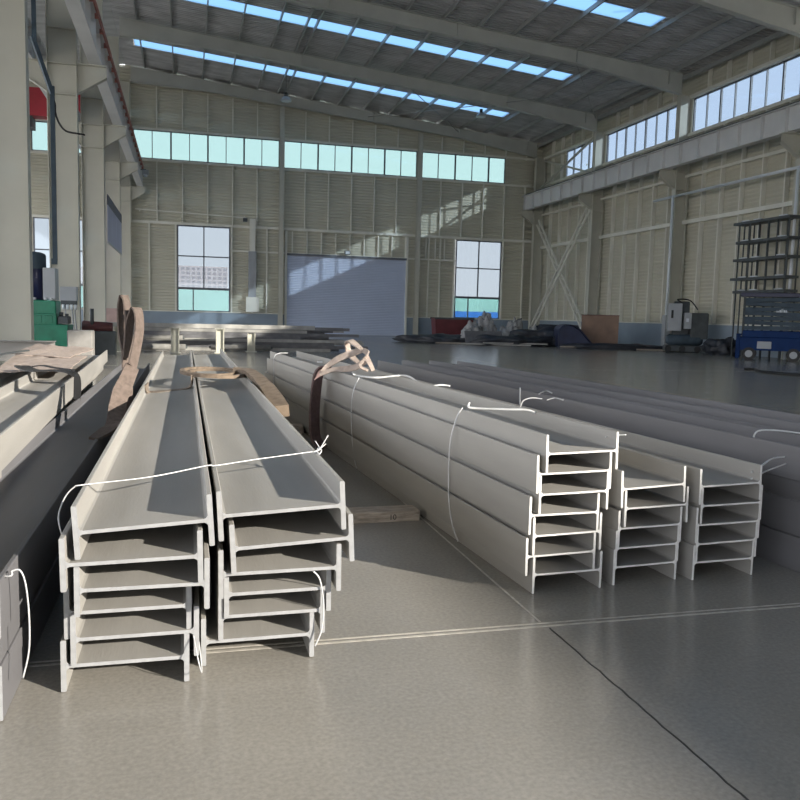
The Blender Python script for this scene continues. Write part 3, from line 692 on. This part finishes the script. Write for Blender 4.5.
for i, (x, y, z, L_, r) in enumerate(((-2.0, 30.5, .40, 1.9, .09), (-2.1, 30.3, .05, 2.1, .11), (.9, 30.9, .05, 2.2, .1))):
    t = thing('steel_roller', ['pale round tube lying between two posts, the upper one', 'pale round tube on the floor between two posts, below another tube', 'pale round tube on the floor at the open end of the posts'][i], 'tube', (x, y, z+r))
    MB().cyl((0,0,0), (L_,0,0), r, 14).build('tube', CONC, t); MB().cyl((-.06,0,0), (L_+.06,0,0), r*.5, 10).build('axle', DGREY, t)
    if i == 0: 
        for xx in (.2, L_-.2): MB().box(xx-.05, xx+.05, -.1, .1, -r-z, -r*.9).build('support', DGREY, t)
# pale cross beam and blocks by the pale columns
h_beam('pale grey H-beam lying crosswise at the foot of the big pale column', None, 0, .42, 0, 0, 0, 4.2, b=.3, tw=.012, tf=.018)
o = [q for q in COL.objects if q.get('label', '').startswith('pale grey H-beam lying')][0]
o.matrix_world = Matrix.Translation((-2.62, 18.2, .55)) @ Matrix.Rotation(math.pi/2, 4, 'Z') @ Matrix.Rotation(math.pi/2, 4, 'Y') @ Matrix.Translation((0, 0, -.15))
for i, x in enumerate((-6.2, -3.3)):
    tag(MB().rbox(x-.25, x+.25, 17.95, 18.45, 0, .335, .01).build('support_block', CONC), ['concrete block holding the crosswise beam, hidden end', 'concrete block holding the crosswise beam by the sling heap'][i], 'block')
t = tag(MB().rbox(-.26, .26, -.25, .25, 0, .97, .02).build('concrete_block', CONC), 'pale concrete block standing at the foot of the switch box column', 'block'); t.location = (-2.24, 19.3, 0)
t = thing('pipe_vice', 'dark red machine part lying behind the pale blocks by the columns', 'machine part', (-2.75, 27.5, 0))
MB().rbox(-.5, .6, -.3, .3, 0, .75, .03).build('body', DGREY, t); MB().cyl((-.4,0,.9), (.5,0,.85), .17, 12).build('drum', mat('dull_oxide', (.10,.03,.03), .6), t)
MB().cyl((-.1,-.1,.9), (-.1,-.1,1.45), .06, 8).build('handle', DGREY, t)

# ------------------------------------------------------------------ green machine between the pale columns
t = thing('hydraulic_press', 'green machine with a navy motor and grey domed cap between the pale columns', 'machine', (-4.1, 26.6, 0))
b = MB().rbox(-.75, .72, -.6, .6, 0, .95, .02).rbox(-.72, .40, -.55, .55, .95, 1.28, .02).rbox(-.70, .38, -.5, .5, 1.28, 1.66, .03); b.build('base', GREEN, t)
pn = MB()
for x in (-.55, -.25, .05): pn.rbox(x, x+.24, -.565, -.54, 1.0, 1.22, .01)
pn.build('access_panel', GREEN, t)
MB().rbox(.42, .72, -.5, .1, .98, 1.2, .02).cyl((.5,-.3,1.2), (.5,-.3,1.32), .06).cyl((.64,-.2,1.2), (.64,-.2,1.28), .05).build('pump', DGREY, t)
MB().lathe((-.30,0,1.66), [(.34,0),(.34,.05),(.31,.05),(.31,.9),(.33,.92)], 24).build('motor', NAVY, t)
MB().lathe((-.30,0,2.58), [(.35,0),(.36,.02),(.36,.40),(.33,.46),(.22,.50),(.05,.52)], 24).build('motor_cap', SLATE, t)
MB().rbox(.02, .36, -.4, .3, 1.68, 2.62, .01).build('cabinet', GREYP, t)
for x in (-.5, -.2, .1, .25): MB().cyl((x,-.45,1.66), (x,-.45,1.74), .04, 8).build('fitting', ZINC, t)
MB().rbox(-.72, -.45, -.62, -.59, .55, .72, .01).build('vent', BLACK, t)
t = thing('switch_box', 'grey switch box with four hose fittings on the second pale column', 'switch box', (-3.85, 29.95, 1.62))
MB().rbox(-.26, .28, -.2, .12, .08, .55, .01).build('housing', GREYP, t)
MB().rbox(-.24, .26, -.18, .1, -.06, .08, .01).build('manifold', DGREY, t)
for k in range(4): MB().cyl((-.15+.13*k,-.22,-.05), (-.15+.13*k,-.22,-.22), .04, 10, r2=.05).build('hose_fitting', PIPEW, t)
for k, x in enumerate((-.1, .12, .2)): MB().tube(smooth_path([(x,-.15,-.05), (x+.02,-.2,-.5), (x+.06,-.18,-.95), (x+.15,-.25,-1.35), (x+.35,-.4,-1.58)]), .025, 8).build('hose', GREYP, t)
# conduit and cable on the first pale column
t = thing('conduit', 'thin dark conduit pole running up beside the big pale column', 'conduit', (-3.36, 23.6, 0))
p = MB(); p.box(-.055, .055, -.04, .04, 2.7, 7.2); p.build('pole', SLATE, t)
MB().bar((-.43,-.2,8.35), (0,0,7.0), .12, .1).build('strut', SLATE, t)
MB().box(-.43, -.33, -.25, -.15, 8.2, 14).build('pole', SLATE, t)
MB().tube(smooth_path([at(x, y, Y=23.6)-Vector(t.location) for x, y in ((52, 97), (55, 104), (55.5, 113), (59, 123), (66, 131), (77, 133.5), (85, 135))]), .025, 8).build('cable', BLACK, t)
MB().bar((-.02,0,2.75), (-.02,0,2.6), .14, .1).build('foot', SLATE, t)
# banner
t = thing('hanging_banner', 'pale blue banner with dark header hung between two pale columns', 'banner', (XC+.08, 44.6, 4.55))
MB().box(-.012, .012, -4.2, 4.2, 0, 1.68).build('cloth', BANNER, t); MB().box(-.02, .02, -4.2, 4.2, 1.68, 2.15).build('header', BANNER_TOP, t)
MB().box(-.03, .03, -4.25, 4.25, -.06, 0).build('bottom_bar', GREYP, t)
t = tag(MB().rbox(-.42, .42, -.01, .02, 0, 1.15, .004).build('notice_board', mat('notice_pink', (.42, .30, .27), .7, 0, .15, 3)), 'pinkish sheet on the lower shaft of the column behind the banner', 'board'); t.location = (-4.03, 48.97, .35)

# ------------------------------------------------------------------ things on the gable wall
t = thing('wall_duct', 'grey vertical duct on the gable wall beside the tall window', 'duct', (1.75+2.4, YB-.25, 0))
MB().rbox(-.12, .42, -.1, .18, 2.5, 5.75, .01).build('duct', GREYP, t); MB().rbox(-.05, .35, -.08, .18, 5.75, 8.0, .01).build('duct', STUDM, t)
MB().rbox(-.28, .62, -.22, .18, 1.5, 2.55, .01).build('box', STUDM, t)
t.location = (4.42, YB-.25, 0)
def floodlight(x, z, label):
    t = thing('floodlight', label, 'lamp', (x, YB-.35, z))
    MB().rbox(-.2, .2, -.12, .1, -.14, .14, .02).build('housing', DGREY, t); MB().box(-.16, .16, -.13, -.12, -.1, .1).build('lens', PIPEW, t); MB().box(-.04, .04, .1, .33, .0, .05).build('bracket', DGREY, t)
floodlight(11.35, 5.95, 'small floodlight over the middle of the blue shutter')
t = thing('floodlight', 'small floodlight hanging from the end of the crane girder with red rail', 'lamp', tuple(at(145.5, 170, Y=56)))
MB().rbox(-.2, .2, -.12, .1, -.3, .0, .02).build('housing', GREYP, t); MB().box(-.3, .04, -.03, .03, 0, .05).build('bracket', DGREY, t); MB().cyl((0,0,-.3), (0,0,-.42), .12, 12).build('lens', PIPEW, t)
t = thing('cable_tray', 'thin horizontal conduit with a small camera at its end above the tall window', 'conduit', (0, YB-.3, 8.1))
MB().bar((-3.3,0,.15), (4.1,0,-.05), .06, .07).build('tray', STUDM, t); MB().rbox(3.9, 4.2, -.15, .1, -.32, -.08, .02).build('camera', DGREY, t)
for x in (-3, 0, 4): MB().box(x-.03, x+.03, 0, .28, .02, .08).build('bracket', STUDM, t)

# high bay lamps
def highbay(p, label, drop):
    t = thing('high_bay_lamp', label, 'lamp', tuple(p))
    MB().lathe((0,0,0), [(.34,0),(.35,.02),(.22,.2),(.12,.26)], 20).build('shade', ZINC, t)
    MB().cyl((0,0,.26), (0,0,.5), .11, 12).build('driver', DGREY, t); MB().cyl((0,0,.5), (0,0,drop), .012, 6).build('cord', BLACK, t)
    MB().cyl((0,0,-.02), (0,0,.0), .3, 20).build('lens', PIPEW, t)
for p, lb in ((at(286, 101, Y=53.2), 'hanging high bay lamp above the blue shutter'), (at(481, 117, Y=53.2), 'hanging high bay lamp in front of the last window of the gable clerestory'), (at(641, 10, Y=34.5), 'dark hanging high bay lamp against the skylight closest to the viewer')):
    highbay(p, lb, rtop(p.x)-p.z+.1)

# ------------------------------------------------------------------ clerestory wall side: pipes, rack, lift, compressor, crate
t = thing('wall_pipe', 'thin pale pipe running level along the clerestory wall below the crane girder', 'pipe', (25.5, 0, 8.27))
MB().cyl((0,20,0), (0,41.6,0), .075, 10).build('pipe', PIPEW, t)
for y in (21.2, 30.4, 40.0): MB().box(0, .15, y-.03, y+.03, -.04, .04).build('clip', STUDM, t)
for i, (y, z1) in enumerate(((39.65, 8.3), (30.3, 8.27))):
    t = thing('drop_pipe', ['pale drop pipe down the column behind the compressor', 'pale drop pipe down the column beside the tall shelf rack'][i], 'pipe', (25.44, y, 0))
    MB().cyl((0,0,0), (0,0,z1), .07, 10).build('pipe', PIPEW, t)
    if i == 0: MB().rbox(-.22, .1, -.3, .02, 0, 1.9, .01).build('box', GREYP, t)

t = thing('air_compressor', 'dark green compressor set with two pale grey cabinets against the wall', 'compressor', (24.45, 37.0, 0), -.45)
t.scale = (1.05, 1.0, 1.15)
MB().rbox(-.6, 1.3, -.5, .5, .05, .3, .03).build('skid', DGREY, t)
MB().tube([(-.55,-.25,.55), (-.4,-.25,.55), (1.0,-.25,.55), (1.15,-.25,.55)], [.15,.24,.24,.15], 16).build('tank', SLATE, t)
MB().rbox(-.2, .5, -.1, .5, .8, 2.25, .03).build('motor_housing', DGREY, t)
MB().rbox(-.55, .10, -.55, -.1, .95, 2.15, .02).build('cabinet', GREYP, t); MB().rbox(.22, .55, -.6, -.15, 1.05, 1.75, .02).build('cabinet', GREYP, t)
MB().rbox(.55, 1.35, -.45, .5, .6, 1.75, .04).build('housing', DGREY, t)
MB().box(-.40, -.30, -.57, -.55, 1.5, 1.85).build('meter', BLACK, t); MB().box(.30, .42, -.62, -.60, 1.35, 1.5).build('meter', PIPEW, t)
for x in (-.45, .2, .9): MB().cyl((x,-.55,.15), (x,-.4,.15), .15, 14).build('wheel', BLACK, t)
MB().tube(smooth_path([(.1,-.3,2.2), (-.1,-.2,2.33), (.5,.0,2.3), (.9,.1,1.9)]), .03, 8).build('hose', BLACK, t)

t = thing('plywood_crate', 'brown plywood crate standing on the dark sheeting by the wall', 'crate', (22.8, 42.1, 0), -.5)
t.scale = (1.15, 1.15, 1.1)
b = MB()
for x in (-.78, .0, .78): b.box(x-.06, x+.06, -.78, .78, 0, .12)
b.build('skid', DGREY, t)
MB().rbox(-.88, .88, -.82, .82, .12, 1.62, .01).build('box', PLY, t)
MB().box(-.9, .9, -.84, .84, 1.62, 1.66).build('lid', mat('plywood_dark', (.15, .07, .06), .7, 0, .2, 2), t)
p = MB()
for k in range(4): p.box(-.891, -.882, -.25+.12*k, -.19+.12*k, .85+.05*(k % 2), 1.15+.05*(k % 2))
p.build('marking', SACK, t)

t = thing('scissor_lift', 'blue scissor lift with folded grey arms parked by the shelf rack', 'lift', (23.95, 29.35, 0), -.70)
MB().rbox(-1.25, 1.25, -.5, .5, .42, .98, .03).rbox(-1.15, 1.2, -.52, .52, .98, 1.25, .03).build('chassis', BLUEP, t)
MB().rbox(-.55, .0, -.53, -.5, .5, .8, .01).build('control_box', GREYP, t)
for x in (-.85, .85):
    for y in (-.48, .48):
        w = MB().cyl((x,y-.09,.27), (x,y+.09,.27), .27, 20).build('wheel', BLACK, t)
        MB().cyl((x,y-.1,.27), (x,y+.1,.27), .15, 16).build('hub', GREYP, w)
b = MB()
for k in range(7):
    z = 1.27+.195*k; s_ = .05 if k % 2 else -.05
    b.hexa([(-1.1,-.45,z+.02+s_*.4),(1.1,-.45,z+.02-s_*.4),(1.1,.45,z+.02-s_*.4),(-1.1,.45,z+.02+s_*.4),(-1.1,-.45,z+.18+s_*.4),(1.1,-.45,z+.18-s_*.4),(1.1,.45,z+.18-s_*.4),(-1.1,.45,z+.18+s_*.4)])
b.build('scissor_arms', SLATE, t)
MB().rbox(-1.3, 1.3, -.55, .55, 2.66, 2.82, .02).build('platform', NAVY, t)
b = MB()
for k, (x, w_, hh) in enumerate(((.10,.035,.07), (.15,.035,.07), (.21,.07,.1), (.29,.02,.15), (.33,.02,.15), (.37,.05,.1), (.44,.05,.1))): b.box(x, x+w_, -.462, -.45, 2.02, 2.02+hh)
b.build('lettering', PIPEW, t)
b = MB()
for x in (-1.35, -1.28): b.box(x-.03, x+.03, -.5, -.44, .05, 1.1); b.box(x-.03, x+.03, .44, .5, .05, 1.1)
b.box(-1.38, -1.2, -.5, .5, 1.04, 1.1); b.build('ladder', BLUEP, t)

t = thing('shelf_rack', 'tall dark steel shelf rack of stacked decks behind the blue lift', 'rack', (25.2, 32.2, 0), 0)
xa, xb, ya, yb = -.26, .26, -2.3, 1.15
for k, z in enumerate((2.95, 3.55, 4.42, 5.22, 6.1)):
    e = .12*((k*2) % 3)
    m = MB().box(xa-.1, xb+.06, ya, yb+e, z-.03, z+.09)
    m.build('deck', DGREY, t)
    for q in (0, 2, 3): MB().cyl((xa-.05, ya+.2+q*.82, z+.12), (xa-.05, ya+.7+q*.82, z+.12), .03, 6).build('edge_tube', PIPEW, t)
for y in (-2.2, -1.5, -.9, -.3, .3, .7, 1.05):
    for x in (xa, xb): MB().box(x-.025, x+.025, y-.025, y+.025, 0, 6.1).build('upright', DGREY, t)
t = tag(MB().tube(smooth_path([(17.7, 22.9, .035), (17.9, 22.6, .035), (17.6, 22.2, .035), (17.3, 21.3, .035), (17.6, 20.3, .035), (18.4, 19.5, .035)]), .045, 8).build('hose', BLACK), 'black hose lying on the open floor near the blue lift', 'hose')

# ------------------------------------------------------------------ junk along the wall
def lump(name, label, cat, loc, size, m, seed, grp=None, rz=0):
    rnd = random.Random(seed); bm = bmesh.new(); bmesh.ops.create_icosphere(bm, subdivisions=4, radius=1)
    ph = [rnd.uniform(0, 6) for _ in range(6)]
    for v in bm.verts:
        c_ = v.co.copy(); k = 1+.16*math.sin(3*c_.x+ph[0])*math.cos(4*c_.y+ph[1])+.10*math.sin(7*c_.y+ph[2]+3*c_.z)+.07*math.sin(11*c_.x+ph[3])+.05*math.sin(17*c_.y+9*c_.x+ph[4])+.05*math.sin(19*c_.z-13*c_.x+ph[5])
        v.co = Vector((c_.x*size[0]*k, c_.y*size[1]*k, max(0, (c_.z*.8+.45)*size[2]*k)))
    me = bpy.data.meshes.new(name); bm.to_mesh(me); bm.free(); me.materials.append(m); me.polygons.foreach_set('use_smooth', [True]*len(me.polygons))
    o = link(name, me); o.location = loc; o.rotation_euler = (0,0,rz); return tag(o, label, cat, grp)
lump('tarpaulin', 'flat dark tarpaulin spread on the floor by the blue shutter end', 'tarpaulin', (14.0, 45.0, 0), (2.2, 1.6, .35), TARP, 1, None, -.6)
lump('tarpaulin', 'dark tarpaulin heap under the tall window nearest the gable corner', 'tarpaulin', (17.6, 42.6, 0), (2.6, 1.5, .42), TARP, 2, None, -.3)
lump('tarpaulin', 'dark tarpaulin heap at the foot of the cross bracing', 'tarpaulin', (20.6, 43.4, 0), (2.4, 1.6, .8), TARP, 3, None, -.1)
t = thing('bent_panel', 'dark navy bent sheet standing on edge before the plywood crate', 'panel', (20.6, 41.2, 0))
MB().ribbon([(-.75,.3,.03), (-.80,.3,.55), (-.72,.3,1.0), (-.45,.28,1.22), (.0,.2,1.22), (.40,.05,.95), (.85,-.1,.42), (1.15,-.2,.05)], (.25,1,0), 1.5, .03).build('sheet', NAVYTARP, t)
pp = [(-.95,-.30,.03), (-1.0,-.3,.55), (-.92,-.3,1.0), (-.65,-.32,1.2), (-.2,-.4,1.2), (.2,-.55,.93), (.65,-.7,.4), (.95,-.8,.03)]
e = MB(); n_ = len(pp); e.add([Vector(p)+Vector((.02*k,.08*k,0)) for k in (0, .4) for p in pp], [tuple(range(n_)), tuple(range(2*n_-1, n_-1, -1))]+[(k, (k+1) % n_, n_+(k+1) % n_, n_+k) for k in range(n_)]); e.build('end_sheet', NAVYTARP, t)
lump('tarpaulin', 'low dark sheeting on the floor in front of the plywood crate', 'tarpaulin', (22.6, 39.2, 0), (2.6, .9, .22), TARP, 5, None, -.3)
lump('tarpaulin', 'dark covered heap between the compressor and the blue lift', 'tarpaulin', (25.4, 34.6, 0), (.7, 1.0, .6), TARP, 6)
for i, (x, y, a, b_, c_) in enumerate(((16.0, 44.4, .6, .45, .9), (17.0, 45.0, .55, .4, 1.3), (18.1, 44.3, .6, .5, .8), (18.8, 45.2, .6, .4, 1.1), (19.6, 44.2, .5, .4, .75), (15.5, 43.6, .5, .35, .6))):
    lump('sack', 'pale crumpled sack in the junk heap, '+['beside the red box, largest', 'propped up before the red box', 'under the tall window, low', 'under the tall window, high', 'next to the rolled tarpaulins', 'at the front of the heap by the board'][i], 'sack', (x, y, .0), (a, b_, c_), SACK, 20+i, 'pale sacks in the junk heap')
t = thing('skip', 'dark red steel box standing behind the sacks under the tall window', 'box', (16.0, 48.3, 0), -.1)
MB().hexa([(-1.1,-.6,.1),(1.1,-.6,.1),(1.1,.6,.1),(-1.1,.6,.1),(-1.2,-.7,1.42),(1.2,-.7,1.42),(1.2,.7,1.42),(-1.2,.7,1.42)]).build('body', mat('dull_red', (.13, .025, .03), .6, 0, .3, 2), t)
MB().box(-1.24, 1.24, -.75, -.68, 1.35, 1.46).box(-1.24, 1.24, .68, .75, 1.35, 1.46).build('rim', DGREY, t)
for x in (-.8, .8): MB().box(x-.1, x+.1, -.6, .6, 0, .12).build('foot', DGREY, t)
for i, (y, z) in enumerate(((44.6, .75), (44.3, .35))):
    t = thing('tarpaulin_roll', ['upper dark rolled tarpaulin lying on the heap by the cross bracing', 'lower dark rolled tarpaulin on the heap by the cross bracing'][i], 'roll', (21.0, y-.9, z+.2))
    MB().cyl((-1.2,0,0), (1.2,0,0), .27, 16).build('roll', NAVYTARP if i else TARP, t)
random.seed(5)
for i, (x, y, L_, a, z) in enumerate(((13.5, 43.6, 3.6, -.25, .02), (14.6, 42.4, 3.8, -.42, .03), (15.6, 41.6, 3.5, -.2, .12), (19.5, 40.2, 3.2, -.15, .03), (22.8, 38.0, 2.8, -.2, .02), (23.5, 38.8, 2.6, -.5, .05))):
    t = tag(MB().box(0, L_, -.12, .12, 0, .07).build('plank', [TIMBER_GR, STEEL, STEEL, TIMBER_GR, TIMBER_GR, TIMBER][i]), 'long plank on the floor before the junk, '+['at the shutter end', 'below the red box', 'below the pale sacks', 'before the rolled tarpaulins', 'before the crate', 'leading to the compressor'][i], 'plank', 'planks by the junk heap')
    t.location = (x, y, z); t.rotation_euler = (0, 0, a)
t = tag(MB().hexa([(-1.1,-.06,0),(1.1,-.06,0),(1.1,.06,0),(-1.1,.06,0),(-1.1,.3,.75),(1.1,.3,.75),(1.1,.4,.75),(-1.1,.4,.75)]).build('board', STEEL_DK_SHADE), 'dark board leaning on the pale sacks below the red box', 'board'); t.location = (16.1, 42.7, .0)

# ------------------------------------------------------------------ outside
g = MB().box(-500, 500, 60.2, 900, -.25, -.05).build('ground_outside', GROUND); struct(g)
g2 = MB().box(27.2, 300, -300, 60, -.25, -.05).build('ground_outside', GROUND); struct(g2)
g3 = MB().box(-300, -16.7, -300, 60, -.25, -.05).build('ground_outside', GROUND); struct(g3)
tag(MB().prism([(100, -.05), (106, -.05), (106, 4.3), (102, 4.2)], 'x', -60, 140).build('netted_bank', HOARD_G), 'green netted earth bank outside beyond the tall windows', 'bank')
tag(MB().box(22, 60, 80, 80.2, -.05, 2.15).build('site_hoarding', HOARD_B), 'bright blue site hoarding outside the tall window near the gable corner', 'hoarding')
for i, (x, y, w_, h_) in enumerate(((-26, 330, 26, 17), (4, 330, 24, 19), (110, 420, 30, 13), (142, 420, 26, 11))):
    t = tag(MB().box(-w_/2, w_/2, 0, 14, -.05, h_).build('apartment_block', TOWER), ['pale apartment block outside the tall window, partly behind the column', 'pale apartment block outside the tall window by the grey duct', 'hazy low apartment block outside the window near the gable corner', 'hazy lower apartment block outside the window near the gable corner, further along'][i], 'building')
    t.location = (x, y, 0)

# ------------------------------------------------------------------ light
wd = bpy.data.worlds.new('sky'); S.world = wd; wd.use_nodes = True; nt = wd.node_tree; bg = nt.nodes['Background']
tc = nt.nodes.new('ShaderNodeTexCoord'); sx = nt.nodes.new('ShaderNodeSeparateXYZ'); rp = nt.nodes.new('ShaderNodeValToRGB')
nt.links.new(tc.outputs['Generated'], sx.inputs[0]); nt.links.new(sx.outputs['Z'], rp.inputs['Fac']); nt.links.new(rp.outputs['Color'], bg.inputs['Color'])
rp.color_ramp.elements[0].position = 0; rp.color_ramp.elements[0].color = (.98, .97, .97, 1)
rp.color_ramp.elements[1].position = .5; rp.color_ramp.elements[1].color = (.82, .88, 1.0, 1)
bg.inputs['Strength'].default_value = 3.7
sl = bpy.data.lights.new('sun', 'SUN'); so = bpy.data.objects.new('sun', sl); COL.objects.link(so)
sl.energy = 10.6; sl.angle = math.radians(.55); sl.color = (1.0, .92, .80)
so.rotation_euler = Vector((-2.125, 2.1, -1)).to_track_quat('-Z', 'Y').to_euler(); so.location = (40, -40, 30)
S.view_settings.view_transform = 'Standard'; S.view_settings.look = 'None'; S.view_settings.gamma = 1; S.view_settings.exposure = 0
S.view_settings.use_curve_mapping = False
S.cycles.max_bounces = 10; S.cycles.diffuse_bounces = 6; S.cycles.transparent_max_bounces = 12; S.cycles.glossy_bounces = 4
S.cycles.sample_clamp_indirect = 6
S.cycles.use_denoising = True
